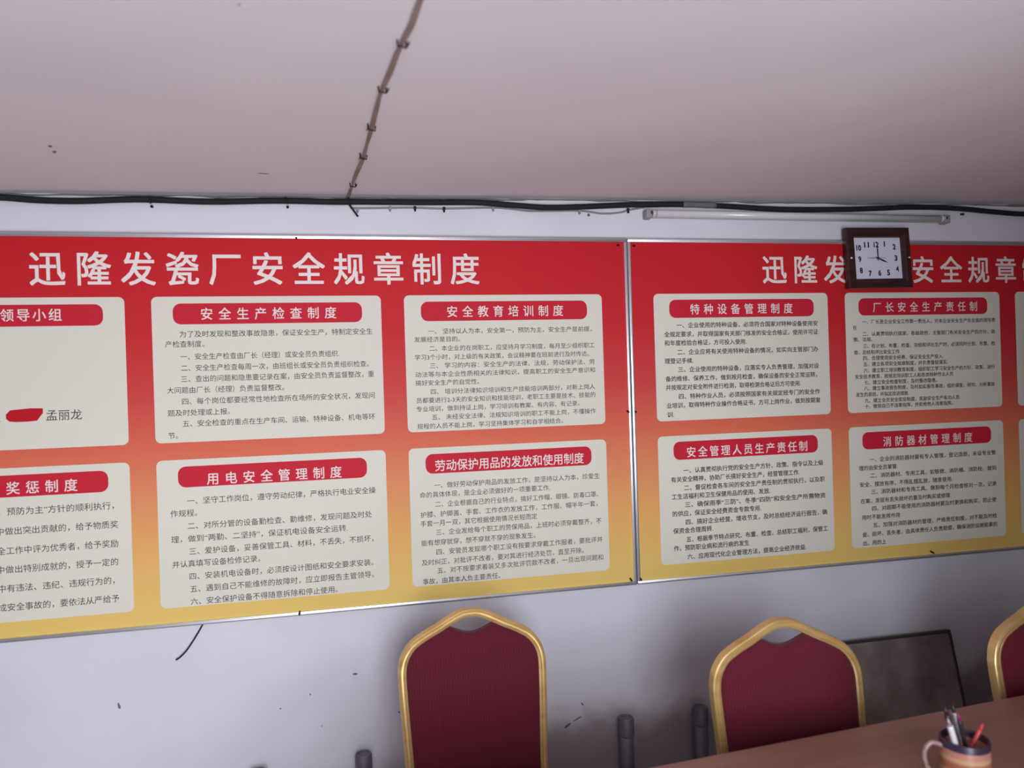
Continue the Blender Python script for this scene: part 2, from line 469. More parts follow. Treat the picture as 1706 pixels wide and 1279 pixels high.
HEAD = {
 'inspection': ('安全生产检查制度', -0.4202, -0.0149, 1.819),
 'electricity': ('用电安全管理制度', -0.4181, -0.0136, 1.3113),
 'training': ('安全教育培训制度', 0.3417, 0.7373, 1.8182),
 'protection': ('劳动保护用品的发放和使用制度', 0.2864, 0.7945, 1.3139),
 'equipment': ('特种设备管理制度', 1.2045, 1.606, 1.8176),
 'manager': ('安全管理人员生产责任制', 1.1754, 1.649, 1.3143),
 'director': ('厂长安全生产责任制', 1.941, 2.3995, 1.8178),
 'extinguisher': ('消防器材管理制度', 1.9677, 2.3601, 1.3146),
 'leaders': ('安全生产领导小组', -1.1413, -0.8097, 1.8211),
 'rewards': ('安全生产奖惩制度', -1.1754, -0.7819, 1.3146),
}

# ------------------------------------------------------------------ room shell
LX, RX = -2.9, 4.6
def ceil_z(x): return CAMZ + 0.611 + 0.0098 * x
def quad(pts):
    bm = bmesh.new(); bm.faces.new([bm.verts.new(p) for p in pts]); return bm
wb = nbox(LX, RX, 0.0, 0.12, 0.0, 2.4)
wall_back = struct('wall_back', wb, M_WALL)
cb = bmesh.new()
cv = [cb.verts.new(p) for p in ((LX, FY, ceil_z(LX)), (RX, FY, ceil_z(RX)), (RX, 0.0, ceil_z(RX)), (LX, 0.0, ceil_z(LX)))]
cv2 = [cb.verts.new(v.co + Vector((0, 0, 0.1))) for v in cv]
cb.faces.new(cv); cb.faces.new(list(reversed(cv2)))
for i in range(4): cb.faces.new((cv[i], cv2[i], cv2[(i + 1) % 4], cv[(i + 1) % 4]))
bmesh.ops.recalc_face_normals(cb, faces=cb.faces)
ceiling = struct('ceiling', cb, M_CEIL)
struct('floor', nbox(LX, RX, FY, 0.0, -0.1, 0.0), M_FLOOR)
struct('wall_left', nbox(LX - 0.12, LX, FY, 0.12, 0, 2.4), M_SIDE)
struct('wall_right', nbox(RX, RX + 0.12, FY, 0.12, 0, 2.4), M_SIDE)
wf = bmesh.new()
box(wf, LX, DX0, FY - 0.2, FY, 0, 2.4); box(wf, DX1, RX, FY - 0.2, FY, 0, 2.4)
box(wf, DX0, DX1, FY - 0.2, FY, DZ1, 2.4)
struct('wall_front', wf, M_SIDE)  # unseen wall, its opening placed to shape the light on the boards
fr = bmesh.new()
box(fr, DX0, DX0 + 0.03, FY - 0.12, FY - 0.04, 0, DZ1); box(fr, DX1 - 0.03, DX1, FY - 0.12, FY - 0.04, 0, DZ1)
box(fr, DX0, DX1, FY - 0.12, FY - 0.04, DZ1 - 0.03, DZ1)
struct('trim_2', fr, M_BATTEN)  # frame of the added, unseen doorway
# ragged plaster joint where the ceiling meets the wall
jb = bmesh.new()
jp = []
x = LX
while x < RX:
    jp.append((x, -0.001 - random.uniform(0, 0.002), ceil_z(x) - random.uniform(0.000, 0.006))); x += random.uniform(0.05, 0.12)
tube(jb, jp, 0.0035, 6, 2, 0.4)
struct('trim_1', jb, M_SCUFF, smooth=True)

def smudge(name, parent, pts, m, plane):
    """thin irregular scuff lying on the wall ('w') or ceiling ('c')"""
    bm = bmesh.new()
    if plane == 'w': vs = [bm.verts.new((px, -0.0006, pz)) for px, pz in pts]
    else: vs = [bm.verts.new((px, py, ceil_z(px) - 0.0006)) for px, py in pts]
    f = bm.faces.new(vs); bm.normal_update()
    if plane == 'w' and f.normal.y > 0 or plane == 'c' and f.normal.z > 0: f.normal_flip()
    return struct(name, bm, m, parent)
def blob(cx, cy, rx, ry, n=9, ang=0.0):
    out = []
    for k in range(n):
        a = 2 * math.pi * k / n; r = random.uniform(0.65, 1.1)
        u, v = rx * r * math.cos(a), ry * r * math.sin(a)
        out.append((cx + u * math.cos(ang) - v * math.sin(ang), cy + u * math.sin(ang) + v * math.cos(ang)))
    return out
for cx, z, rx, rz, an, mm in ((0.010, -0.921, 0.009, 0.004, 0, M_SCUFF), (-0.224, -1.004, 0.003, 0.003, 0, M_DKSCUFF), (-0.132, -0.970, 0.002, 0.004, 0, M_DKSCUFF),
                              (0.766, -1.108, 0.008, 0.003, -0.9, M_DKSCUFF), (0.713, -1.175, 0.016, 0.005, 0.55, M_DKSCUFF), (0.745, -1.158, 0.022, 0.0035, 0.45, M_SCUFF),
                              (-0.10, -1.075, 0.002, 0.003, 0, M_SCUFF), (-0.69, -0.94, 0.004, 0.012, 0.1, M_SCUFF), (0.145, -1.06, 0.003, 0.003, 0, M_DKSCUFF)):
    smudge('scuff_mark', wall_back, blob(cx, z + CAMZ, rx, rz, 9, an), mm, 'w')
for cx, d, rx, ry, an, mm in ((-0.673, 2.05, 0.011, 0.005, 1.9, M_DKSCUFF), (-0.680, 2.098, 0.014, 0.005, 1.9, M_SCUFF), (-0.135, 1.279, 0.006, 0.006, 0, M_PLASTER),
                              (-0.142, 1.276, 0.003, 0.003, 0, M_DKSCUFF), (-0.20, 2.262, 0.02, 0.0035, 0.2, M_SCUFF), (0.012, 1.99, 0.008, 0.004, 0, M_PLASTER)):
    smudge('scuff_mark', ceiling, blob(cx, d - 2.526, rx, ry, 9, an), mm, 'c')

# ------------------------------------------------------------------ notice boards
YP = -0.010                                   # printed face
def board(x0, x1, label, title, tx0, tx1, cols, keys, nails, smear=False):
    o = Vector(((x0 + x1) / 2, 0, BZ0))
    t = empty('notice_board', o, label, 'notice board')
    hw, vw = 0.015, 0.0105
    obj('printed_panel', nbox(x0 + 0.004, x1 - 0.004, YP, -0.001, BZ0 + 0.004, BZ1 - 0.004), M_GRAD, t, False, o)
    def rail(a0, a1, c0, c1, horiz):
        # aluminium channel: flat lip, raised rounded bead
        bm = bmesh.new()
        if horiz:
            box(bm, a0, a1, -0.016, -0.001, c0, c1, 0.002, 2)
            m_ = (c0 + c1) / 2
            box(bm, a0 + 0.001, a1 - 0.001, -0.0195, -0.015, m_ - 0.0035, m_ + 0.0035, 0.0018, 2)
        else:
            box(bm, c0, c1, -0.016, -0.001, a0, a1, 0.002, 2)
            m_ = (c0 + c1) / 2
            box(bm, m_ - 0.0028, m_ + 0.0028, -0.0195, -0.015, a0 + 0.001, a1 - 0.001, 0.0016, 2)
        flat_sharp(obj('frame_rail', bm, M_ALU, t, True, o))
    rail(x0, x1, BZ1 - hw, BZ1, True); rail(x0, x1, BZ0, BZ0 + 0.012, True)
    rail(BZ0 + 0.012, BZ1 - hw, x0, x0 + vw, False); rail(BZ0 + 0.012, BZ1 - hw, x1 - vw, x1, False)
    bm = glyphs(bmesh.new(), title, tx0, tx1, CAMZ + 0.378, 0.108, YP - 0.0004, 0.012, 1.46)
    obj('title_lettering', front(bm), M_WHITE, t, False, o)
    for ci, (cx0, cx1) in enumerate(cols):
        for ri, (cz0, cz1) in enumerate(((CAMZ - 0.153, CAMZ + 0.293), (CAMZ - 0.656, CAMZ - 0.206))):
            key = keys[ci][ri]
            c = obj('printed_card', rrect(bmesh.new(), cx0, cx1, cz0, cz1, 0.017, YP - 0.0004), M_CARD, t, False, o)
            mx = (cx0 + cx1) / 2
            bz1 = cz1 - 0.021
            obj('heading_banner', rrect(bmesh.new(), mx - 0.284, mx + 0.284, bz1 - 0.064, bz1, 0.023, YP - 0.0008, 5), M_BANNER, c, False, o)
            if key in HEAD:
                tt, hx0, hx1, hz = HEAD[key]
                sp = 1.0 + 2.0 * max(0.0, (hx1 - hx0) / (len(tt) - 0.08) / 0.0372 - 1.0) * 1.1
                obj('heading_lettering', front(glyphs(bmesh.new(), tt, hx0, hx1, hz, 0.0395, YP - 0.0012, 0.009, sp)), M_WHITE, c, False, o)
            em, lines = BODY[key]
            bm = bmesh.new()
            for tt, lx0, lx1, lz in lines:
                glyphs(bm, tt, lx0, lx1, lz, 0.034 if key == 'leaders' else em, YP - 0.0008, 0.011 if x0 > 0.9 else 0.0)
            obj('body_lettering', front(bm), M_INK, c, False, o)
            if key == 'leaders':
                pts = [(-0.966, -0.049), (-0.955, -0.037), (-0.93, -0.035), (-0.90, -0.033), (-0.868, -0.034), (-0.868, -0.048), (-0.877, -0.060), (-0.884, -0.070),
                       (-0.91, -0.072), (-0.94, -0.072), (-0.957, -0.070), (-0.966, -0.062)]
                sb = bmesh.new(); sb.faces.new([sb.verts.new((px, YP - 0.0011, CAMZ + pz)) for px, pz in pts])
                obj('paint_smear', front(sb), M_SMEAR, c, False, o)
    for nx, nz in nails:
        bm = bmesh.new()
        tube(bm, [(nx, YP + 0.002, CAMZ + nz), (nx - 0.001, -0.028, CAMZ + nz - 0.004)], 0.0032, 8, 1)
        obj('nail', bm, M_NAIL, t, True, o)
    return t
A_COLS = [(-1.325, -0.637), (-0.562, 0.127), (0.201, 0.877)]
B_COLS = [(1.067, 1.751), (1.823, 2.504), (2.577, 3.262)]
TITLE = '迅隆发瓷厂安全规章制度'
board(-1.425, 0.9725, 'red to yellow rules board on the left, with the complete white title showing', TITLE, -0.891, 0.452, A_COLS,
      [('leaders', 'rewards'), ('inspection', 'electricity'), ('training', 'protection')],
      [(-0.129, 0.477), (0.94, 0.463), (0.958, -0.111), (0.950, -0.691), (-0.155, -0.702)])
board(0.9755, 3.375, 'red to yellow rules board on the right, its title partly hidden by the clock', TITLE, 1.492, 2.835, B_COLS,
      [('equipment', 'manager'), ('director', 'extinguisher'), ('far_upper', 'far_lower')],
      [(0.998, 0.461), (0.984, -0.112), (0.985, -0.691), (2.16, -0.69)])

# ------------------------------------------------------------------ cables along the wall and ceiling
cab = [(-1.30, 0.575), (-1.13, 0.590), (-0.967, 0.588), (-0.888, 0.583), (-0.824, 0.581), (-0.742, 0.582), (-0.642, 0.588), (-0.558, 0.59), (-0.385, 0.587), (-0.189, 0.594),
       (-0.004, 0.594), (0.072, 0.596), (0.265, 0.598), (0.445, 0.601), (0.567, 0.595), (0.692, 0.589), (0.821, 0.594), (0.974, 0.603), (1.063, 0.606),
       (1.199, 0.609), (1.361, 0.606), (1.576, 0.599), (1.823, 0.603), (2.002, 0.611), (2.133, 0.617), (2.321, 0.616), (2.485, 0.606), (2.642, 0.599), (2.9, 0.603), (3.3, 0.612)]
K = 0.995
pc = empty('power_cable', (0.9, 0, CAMZ + 0.59), 'thick black cable sagging along the wall just below the ceiling', 'cable')
og = pc.location.copy()
def cable_part(name, bm, m): return obj(name, bm, m, pc, True, og)
cable_part('sheath', ntube([(x * K, -0.0175, CAMZ + z * K) for x, z in cab], 0.0098, 12, 5), M_BLACK)
bm = bmesh.new()
tube(bm, [(1.185, -0.0175, CAMZ + 0.6058), (1.24, -0.0175, CAMZ + 0.6055), (1.31, -0.0175, CAMZ + 0.6043)], 0.0105, 12, 4, 0.06)
cable_part('tape_wrap', bm, M_TAPE)
def clip_bm(x, z, drop=0.016):
    bm = bmesh.new()
    tube(bm, [(x - 0.003, -0.027, z + 0.009), (x, -0.0285, z), (x + 0.001, -0.026, z - 0.012)], 0.0028, 6, 3)
    tube(bm, [(x, -0.001, z - drop), (x + 0.001, -0.014, z - drop - 0.002)], 0.0042, 8, 1)
    return bm
for x, z in ((-0.555, 0.588), (-0.155, 0.594), (2.36, 0.613)):
    cable_part('cable_clip', clip_bm(x * K, CAMZ + z * K), M_NAIL)

cc = [(0.20, 0.9), (0.150, 1.12), (0.138, 1.213), (0.131, 1.301), (0.122, 1.357), (0.116, 1.41), (0.107, 1.504), (0.095, 1.605), (0.090, 1.70), (0.084, 1.836), (0.077, 1.951),
      (0.070, 2.084), (0.053, 2.255), (0.045, 2.37), (0.034, 2.500)]
bc = empty('ceiling_cable', (0.08, -0.6, ceil_z(0.08)), 'thin brown twisted cable clipped across the pink ceiling', 'cable')
og2 = bc.location.copy()
for off, nm in ((-0.0022, 'strand'), (0.0022, 'strand')):
    pts = []
    for i, (x, d) in enumerate(cc):
        s = off * math.cos(i * 1.1)
        pts.append((x + s, d - 2.526, ceil_z(x) - 0.0055 - off * math.sin(i * 1.1) * 0.6))
    obj(nm, ntube(pts, 0.0034, 8, 6), M_BROWNCABLE, bc, True, og2)
def cable_x(d):
    for (xa, da), (xb, db) in zip(cc, cc[1:]):
        if da <= d <= db: return xa + (xb - xa) * (d - da) / (db - da)
for d, sd in ((1.372, 1), (1.590, 1), (1.828, -1), (2.06, -1), (2.35, 1)):
    x = cable_x(d); y = d - 2.526; z = ceil_z(x)
    bm = ntube([(x - 0.0085, y - 0.004, z - 0.001), (x - 0.0075, y - 0.003, z - 0.0115), (x + 0.0075, y + 0.003, z - 0.0115), (x + 0.0085, y + 0.004, z - 0.001)], 0.0018, 6, 1)
    tube(bm, [(x + sd * 0.010, y + sd * 0.016, z - 0.001), (x + sd * 0.0095, y + sd * 0.004, z - 0.0095), (x + sd * 0.012, y - sd * 0.012, z - 0.0085)], 0.0015, 6, 2)
    obj('cable_clip', bm, M_NAIL, bc, True, og2)
obj('loose_end', ntube([(0.034, -0.028, CAMZ + 0.604), (0.036, -0.026, CAMZ + 0.584), (0.048, -0.018, CAMZ + 0.567), (0.063, -0.01, CAMZ + 0.547)], 0.0032, 8, 4), M_BLACK, bc, True, og2,
    label='black frayed end hanging below the thick cable')

gw = [(0.042, 0.577), (0.056, 0.575), (0.167, 0.578), (0.247, 0.58), (0.342, 0.579), (0.507, 0.585), (0.577, 0.581), (0.646, 0.576), (0.807, 0.58), (0.891, 0.572), (0.957, 0.577), (0.990, 0.586), (1.045, 0.596)]
w = empty('thin_wire', (0.5, 0, CAMZ + 0.578), 'thin grey wire clipped to the wall directly under the black cable', 'wire')
og3 = w.location.copy()
obj('sheath', ntube([(x, -0.0035, CAMZ + z) for x, z in gw], 0.0031, 8, 5), M_GREYWIRE, w, True, og3)
for x, z, mm in ((0.062, 0.570, M_GREYPLAS), (0.166, 0.576, M_GREYPLAS), (0.247, 0.578, M_NAIL), (0.342, 0.577, M_NAIL), (0.507, 0.583, M_GREYPLAS), (0.808, 0.578, M_GREYPLAS), (0.985, 0.585, M_NAIL)):
    bm = nbox(x - 0.0045, x + 0.0045, -0.010, -0.001, CAMZ + z - 0.0045, CAMZ + z + 0.0065, 0.002)
    tube(bm, [(x, -0.001, CAMZ + z - 0.007), (x, -0.012, CAMZ + z - 0.009)], 0.003, 8, 1)
    obj('wire_clip', bm, mm, w, True, og3)
tag(obj('wall_plug', lathe(bmesh.new(), [(0.004, 0), (0.005, 0.004), (0.003, 0.007)], 10), M_TAPE, origin=(0, 0, 0)),
    'tiny grey plug in the wall left of the fluorescent lamp', 'plug')
wp_ = bpy.data.objects['wall_plug']; wp_.rotation_euler = (math.radians(90), 0, 0); wp_.location = (0.842, -0.0002, CAMZ + 0.566)

bw = ntube([(-0.438, -0.004, CAMZ - 0.704), (-0.462, -0.008, CAMZ - 0.745), (-0.490, -0.012, CAMZ - 0.786), (-0.512, -0.012, CAMZ - 0.808), (-0.524, -0.010, CAMZ - 0.815)], 0.0024, 8, 6)
tag(obj('loose_wire', bw, M_BLACK, None, True, (-0.44, 0, CAMZ - 0.72)), 'short black wire poking out below the left board', 'wire')

# ------------------------------------------------------------------ fluorescent lamp
LXa, LXb = 1.045, 2.262
fl = empty('fluorescent_lamp', ((LXa + LXb) / 2, 0, CAMZ + 0.572), 'unlit white fluorescent tube lamp on the wall above the clock', 'lamp')
of = fl.location.copy()
def zl(x): return CAMZ + 0.5695 + (x - LXa) * 0.0005
flat_sharp(obj('batten', nbox(LXa, LXb, -0.020, -0.001, CAMZ + 0.558, CAMZ + 0.583, 0.003), M_BATTEN, fl, True, of))
obj('tube', ntube([(LXa + 0.018, -0.030, CAMZ + 0.5695), (LXb - 0.018, -0.030, CAMZ + 0.5695)], 0.0122, 20, 1), M_TUBE, fl, True, of)
for xe, dr in ((LXa, 1), (LXb, -1)):
    bm = nbox(min(xe - 0.006 * dr, xe + 0.018 * dr), max(xe - 0.006 * dr, xe + 0.018 * dr), -0.040, -0.001, CAMZ + 0.552, CAMZ + 0.583, 0.005, 3)
    so = flat_sharp(obj('lamp_socket', bm, M_GREYPLAS, fl, True, of))
    a, b = sorted((xe + 0.018 * dr, xe + 0.034 * dr))
    obj('metal_cap', ntube([(a, -0.030, CAMZ + 0.5695), (b, -0.030, CAMZ + 0.5695)], 0.0127, 20, 1), M_BATTEN, fl, True, of)
    obj('contact', nbox(xe + 0.012 * dr - 0.002, xe + 0.012 * dr + 0.002, -0.0415, -0.039, CAMZ + 0.566, CAMZ + 0.576), M_NAIL, so, False, of)

# ------------------------------------------------------------------ wall clock
ck = empty('wall_clock', (1.948, -0.0265, CAMZ + 0.417), 'square dark brown clock covering part of the right board title', 'clock')
ck.rotation_euler = (math.radians(-3.0), math.radians(-0.6), math.radians(-0.8))
cw, ch = 0.133, 0.112
def frame_ring(bm, loops):
    """loops: list of (half_w, half_h, y)"""
    rows = [[bm.verts.new((sx * a, y, sz * b)) for sx, sz in ((-1, -1), (1, -1), (1, 1), (-1, 1))] for a, b, y in loops]
    for i in range(len(rows) - 1):
        for k in range(4):
            bm.faces.new((rows[i][k], rows[i][(k + 1) % 4], rows[i + 1][(k + 1) % 4], rows[i + 1][k]))
    bmesh.ops.recalc_face_normals(bm, faces=bm.faces)
    return bm
fb = frame_ring(bmesh.new(), [(cw - 0.001, ch - 0.001, 0), (cw, ch, -0.004), (cw, ch, -0.019), (cw - 0.004, ch - 0.004, -0.023), (cw - 0.022, ch - 0.022, -0.023),
                              (cw - 0.024, ch - 0.024, -0.021), (cw - 0.033, ch - 0.033, -0.018), (cw - 0.0345, ch - 0.036, -0.009)])
obj('clock_frame', fb, M_CLOCKWOOD, ck, False)
obj('back_plate', nbox(-cw + 0.004, cw - 0.004, -0.006, 0, -ch + 0.004, ch - 0.004), M_CLOCKWOOD, ck, False)
dial = obj('dial', nbox(-cw + 0.034, cw - 0.034, -0.0095, -0.006, -ch + 0.035, ch - 0.035), M_DIAL, ck, False)
dx, dz = cw - 0.034, ch - 0.035
for s, px, pz in (('12', 475, 240), ('1', 545, 234), ('2', 622, 258), ('3', 630, 347), ('4', 635, 434), ('5', 560, 461), ('6', 488, 463), ('7', 410, 466), ('8', 340, 442), ('9', 335, 353), ('10', 332, 265), ('11', 397, 241)):
    u = (px - 288) / 385 * 2 - 1; v = 1 - (pz - 186) / 325 * 2
    wd = 0.0105 if len(s) == 1 else 0.0185
    if s == '1': wd = 0.005
    bm = glyphs(bmesh.new(), s, u * dx - wd / 2, u * dx + wd / 2, v * dz, 0.028, -0.0098, 0.036)
    obj('numeral', front(bm), M_CLOCKINK, dial, False)
def hand(name, ang, l0, l1, wdt, y):
    bm = bmesh.new(); a = math.radians(ang)
    t = Vector((math.sin(a), 0, math.cos(a))); n = Vector((math.cos(a), 0, -math.sin(a)))
    vs = [t * -l0 + n * wdt * 0.5, t * -l0 - n * wdt * 0.5, t * l1 * 0.6 - n * wdt, t * l1, t * l1 * 0.6 + n * wdt]
    lo = [bm.verts.new((p.x, y, p.z)) for p in vs]; hi = [bm.verts.new((p.x, y - 0.0008, p.z)) for p in vs]
    bm.faces.new(lo); bm.faces.new(list(reversed(hi)))
    for i in range(5): bm.faces.new((lo[i], hi[i], hi[(i + 1) % 5], lo[(i + 1) % 5]))
    bmesh.ops.recalc_face_normals(bm, faces=bm.faces)
    return obj(name, bm, M_CLOCKINK, ck, False)
hand('hour_hand', 113, 0.010, 0.046, 0.0028, -0.0105)
hand('minute_hand', 0, 0.010, 0.052, 0.0024, -0.0118)
hand('second_hand', 270, 0.034, 0.052, 0.0008, -0.0131)
hub = lathe(bmesh.new(), [(0.0045, 0), (0.0045, 0.004), (0.003, 0.005)], 14)
bmesh.ops.rotate(hub, matrix=Matrix.Rotation(math.radians(90), 3, 'X'), verts=hub.verts)
bmesh.ops.translate(hub, vec=(0, -0.0098, 0), verts=hub.verts)
obj('hand_hub', hub, M_CLOCKINK, ck)
for sx in (-1, 1):
    kb = bmesh.new()
    bmesh.ops.create_uvsphere(kb, u_segments=16, v_segments=10, radius=0.0058, matrix=Matrix.Translation((sx * (cw - 0.012), -0.026, -0.002)))
    obj('metal_stud', kb, M_CHROME, ck)

# ------------------------------------------------------------------ banquet chairs
BH = 0.94; SEATZ = 0.46
HALF = [(0.0, 0.0), (0.023, 0.0015), (0.046, 0.0095), (0.072, 0.022), (0.0985, 0.036), (0.125, 0.048), (0.148, 0.060), (0.170, 0.0735), (0.188, 0.092), (0.2015, 0.115), (0.209, 0.142),
        (0.2105, 0.170), (0.2085, 0.227), (0.2055, 0.285), (0.2025, 0.341), (0.199, 0.41), (0.197, 0.48)]
def by(z):            # the back leans: depth of the back plane at height z
    return 0.19 + 0.07 * max(0.0, (z - SEATZ)) / (BH - SEATZ)
def outline(inset):
    """points (x, drop) of the frame centreline / inner edge, left to right"""
    P = smooth_path([Vector((x, 0, -d)) for x, d in ([(-a, b) for a, b in reversed(HALF[1:])] + HALF)], 4)
    out = []
    for i, p in enumerate(P):
        t = (P[min(i + 1, len(P) - 1)] - P[max(i - 1, 0)]).normalized()
        n = Vector((t.z, 0, -t.x))
        if n.dot(Vector((0, 0, -0.25)) - p) < 0: n = -n
        out.append(p + n * inset)
    return out
FT = 0.0238           # width of the frame tube
def make_chair(label, loc, rotz):
    t = empty('banquet_chair', loc, label, 'chair', 'gold framed banquet chairs along the table', rotz)
    # frame: ribbed gold tube bent round the back
    P = outline(FT / 2)
    path = [Vector((p.x, by(BH + p.z), BH + p.z)) for p in P]
    hwid, hd = FT / 2, 0.015
    prof = [(-hwid, hd * 0.7), (-hwid * 0.7, hd), (hwid * 0.7, hd), (hwid, hd * 0.7), (hwid, -hd * 0.55), (hwid * 0.86, -hd * 0.88), (hwid * 0.62, -hd * 1.0), (hwid * 0.44, -hd * 0.82),
            (hwid * 0.26, -hd * 1.06), (-hwid * 0.10, -hd * 1.06), (-hwid * 0.26, -hd * 0.82), (-hwid * 0.44, -hd * 1.0), (-hwid * 0.86, -hd * 0.88), (-hwid, -hd * 0.55)]
    fb = bmesh.new()
    rows = []
    for i, p in enumerate(path):
        tt = (path[min(i + 1, len(path) - 1)] - path[max(i - 1, 0)]).normalized()
        dn = Vector((0, 1, 0)); dn = (dn - tt * dn.dot(tt)).normalized()
        s = tt.cross(dn).normalized()
        rows.append([fb.verts.new(p + s * a + dn * b) for a, b in prof])
    n = len(prof)
    for i in range(len(rows) - 1):
        for k in range(n): fb.faces.new((rows[i][k], rows[i][(k + 1) % n], rows[i + 1][(k + 1) % n], rows[i + 1][k]))
    fb.faces.new(list(reversed(rows[0]))); fb.faces.new(rows[-1])
    bmesh.ops.recalc_face_normals(fb, faces=fb.faces)
    flat_sharp(obj('back_frame', fb, M_GOLD, t), 25)
    # upholstered back: follows the inner edge, with a dipped hand hole under the peak
    I = [p for p in outline(FT - 0.003) if abs(p.x) > 0.064 and p.z > -0.47]
    L = [p for p in I if p.x < 0]; Rr = [p for p in I if p.x > 0]
    xa, za = L[-1].x, L[-1].z; xb, zb = Rr[0].x, Rr[0].z
    dip = []
    for k in range(1, 14):
        u = k / 14
        dip.append(Vector((xa + (xb - xa) * u, 0, za + (zb - za) * u - 0.021 * math.sin(math.pi * u) ** 1.3)))
    ring = L + dip + Rr
    cen = Vector((0, 0, -0.27))
    def layer(k, y): return [(cen.x + (p.x - cen.x) * k, y, cen.z + (p.z - cen.z) * k) for p in ring]
    pb = bmesh.new()
    lays = [layer(0.995, 0.012), layer(1.0, 0.006), layer(1.0, -0.010), layer(0.985, -0.017), layer(0.95, -0.021), layer(0.8, -0.026), layer(0.5, -0.029)]
    rr = [[pb.verts.new((x, by(BH + z) + y, BH + z)) for x, y, z in l] for l in lays]
    m = len(ring)
    for i in range(len(rr) - 1):
        for k in range(m): pb.faces.new((rr[i][k], rr[i][(k + 1) % m], rr[i + 1][(k + 1) % m], rr[i + 1][k]))
    pb.faces.new(list(reversed(rr[0]))); pb.faces.new(rr[-1])
    bmesh.ops.recalc_face_normals(pb, faces=pb.faces)
    flat_sharp(obj('backrest', pb, M_FABRIC, t), 50)
    # seat
    sb = bmesh.new()
    def srow(z, k): return [sb.verts.new((sx * (0.205 if y < 0 else 0.188) * k, y * k, z)) for sx, y in ((-1, -0.215), (1, -0.215), (1, 0.185), (-1, 0.185))]
    q = [srow(SEATZ - 0.065, 0.97), srow(SEATZ - 0.055, 1.0), srow(SEATZ - 0.012, 1.0), srow(SEATZ, 0.95), srow(SEATZ + 0.008, 0.7)]
    for i in range(len(q) - 1):
        for k in range(4): sb.faces.new((q[i][k], q[i][(k + 1) % 4], q[i + 1][(k + 1) % 4], q[i + 1][k]))
    sb.faces.new(list(reversed(q[0]))); sb.faces.new(q[-1])
    bmesh.ops.recalc_face_normals(sb, faces=sb.faces)
    bmesh.ops.bevel(sb, geom=[e for e in sb.edges if abs(e.verts[0].co.x - e.verts[1].co.x) < 0.02 and abs(e.verts[0].co.z - e.verts[1].co.z) > 0.005], offset=0.04, segments=4, affect='EDGES')
    flat_sharp(obj('seat', sb, M_FABRIC, t), 50)
    fb = bmesh.new()
    box(fb, -0.195, 0.195, -0.205, 0.19, SEATZ - 0.088, SEATZ - 0.066, 0.004)
    obj('seat_frame', fb, M_GOLD, t)
    for sx in (-1, 1):
        obj('leg', ntube([(sx * 0.186, by(SEATZ), SEATZ + 0.005), (sx * 0.186, 0.19, 0.35), (sx * 0.19, 0.22, 0.12), (sx * 0.19, 0.25, 0.0)], 0.0115, 10, 4), M_GOLD, t)
        obj('leg', ntube([(sx * 0.183, -0.185, SEATZ - 0.08), (sx * 0.186, -0.195, 0.2), (sx * 0.19, -0.205, 0.0)], 0.0115, 10, 4), M_GOLD, t)
        obj('stretcher', ntube([(sx * 0.186, -0.195, 0.17), (sx * 0.189, 0.21, 0.17)], 0.008, 8, 1), M_GOLD, t)
    return t
make_chair('maroon and gold banquet chair standing alone left of the others', (0.334, -0.611, 0), 0)
make_chair('maroon and gold banquet chair directly in front of the dark leaning panel', (1.092, -0.962, 0), math.radians(-2))
make_chair('maroon and gold banquet chair at the far right, cut off by the picture edge', (1.885, -1.017, 0), math.radians(-1))

# ------------------------------------------------------------------ dark panel leaning on the wall
dp = empty('leaning_panel', (1.82, -0.19, 0), 'dark streaked rectangular panel leaning on the wall behind the middle chair', 'panel')
dp.rotation_euler = (math.radians(-14.0), 0, 0)
PW, PHt = 0.375, 0.60
pzh = (CAMZ - 0.988) / math.cos(math.radians(14))
flat_sharp(obj('panel_sheet', nbox(-PW, PW, -0.010, 0.010, 0.0, pzh, 0.002), M_PANEL, dp, True))
for z0, z1 in ((pzh - 0.005, pzh + 0.007), (0.0, 0.012)):
    obj('edge_strip', nbox(-PW - 0.006, PW + 0.006, -0.013, 0.013, z0, z1, 0.003), M_PANELEDGE, dp, False)
for sx in (-1, 1): obj('edge_strip', nbox(sx * PW - 0.006, sx * PW + 0.006, -0.013, 0.013, 0.012, pzh - 0.005, 0.003), M_PANELEDGE, dp, False)

# ------------------------------------------------------------------ capped pipe stubs standing along the wall
for x, z, lab in ((-0.292, -1.167, 'grey capped pipe stub at the bottom edge of the picture, furthest left along the wall'), (0.027, -1.155, 'grey capped pipe stub just left of the first gold chair'),
                  (0.905, -1.150, 'grey capped pipe stub in the gap between the first two chairs'), (1.178, -1.146, 'grey capped pipe stub half hidden beside the middle chair')):
    p = empty('pipe_stub', (x, -0.05, 0), lab, 'pipe', 'pipe stubs along the wall')
    h = CAMZ + z
    obj('pipe', lathe(bmesh.new(), [(0.0235, 0), (0.0235, h - 0.062)], 24), M_PIPE, p)
    flat_sharp(obj('cap', lathe(bmesh.new(), [(0.0235, h - 0.062), (0.0265, h - 0.058), (0.0265, h - 0.005), (0.024, h), (0.019, h + 0.0005), (0.018, h - 0.003), (0.0, h - 0.003)][:-1], 24), M_PIPE, p))

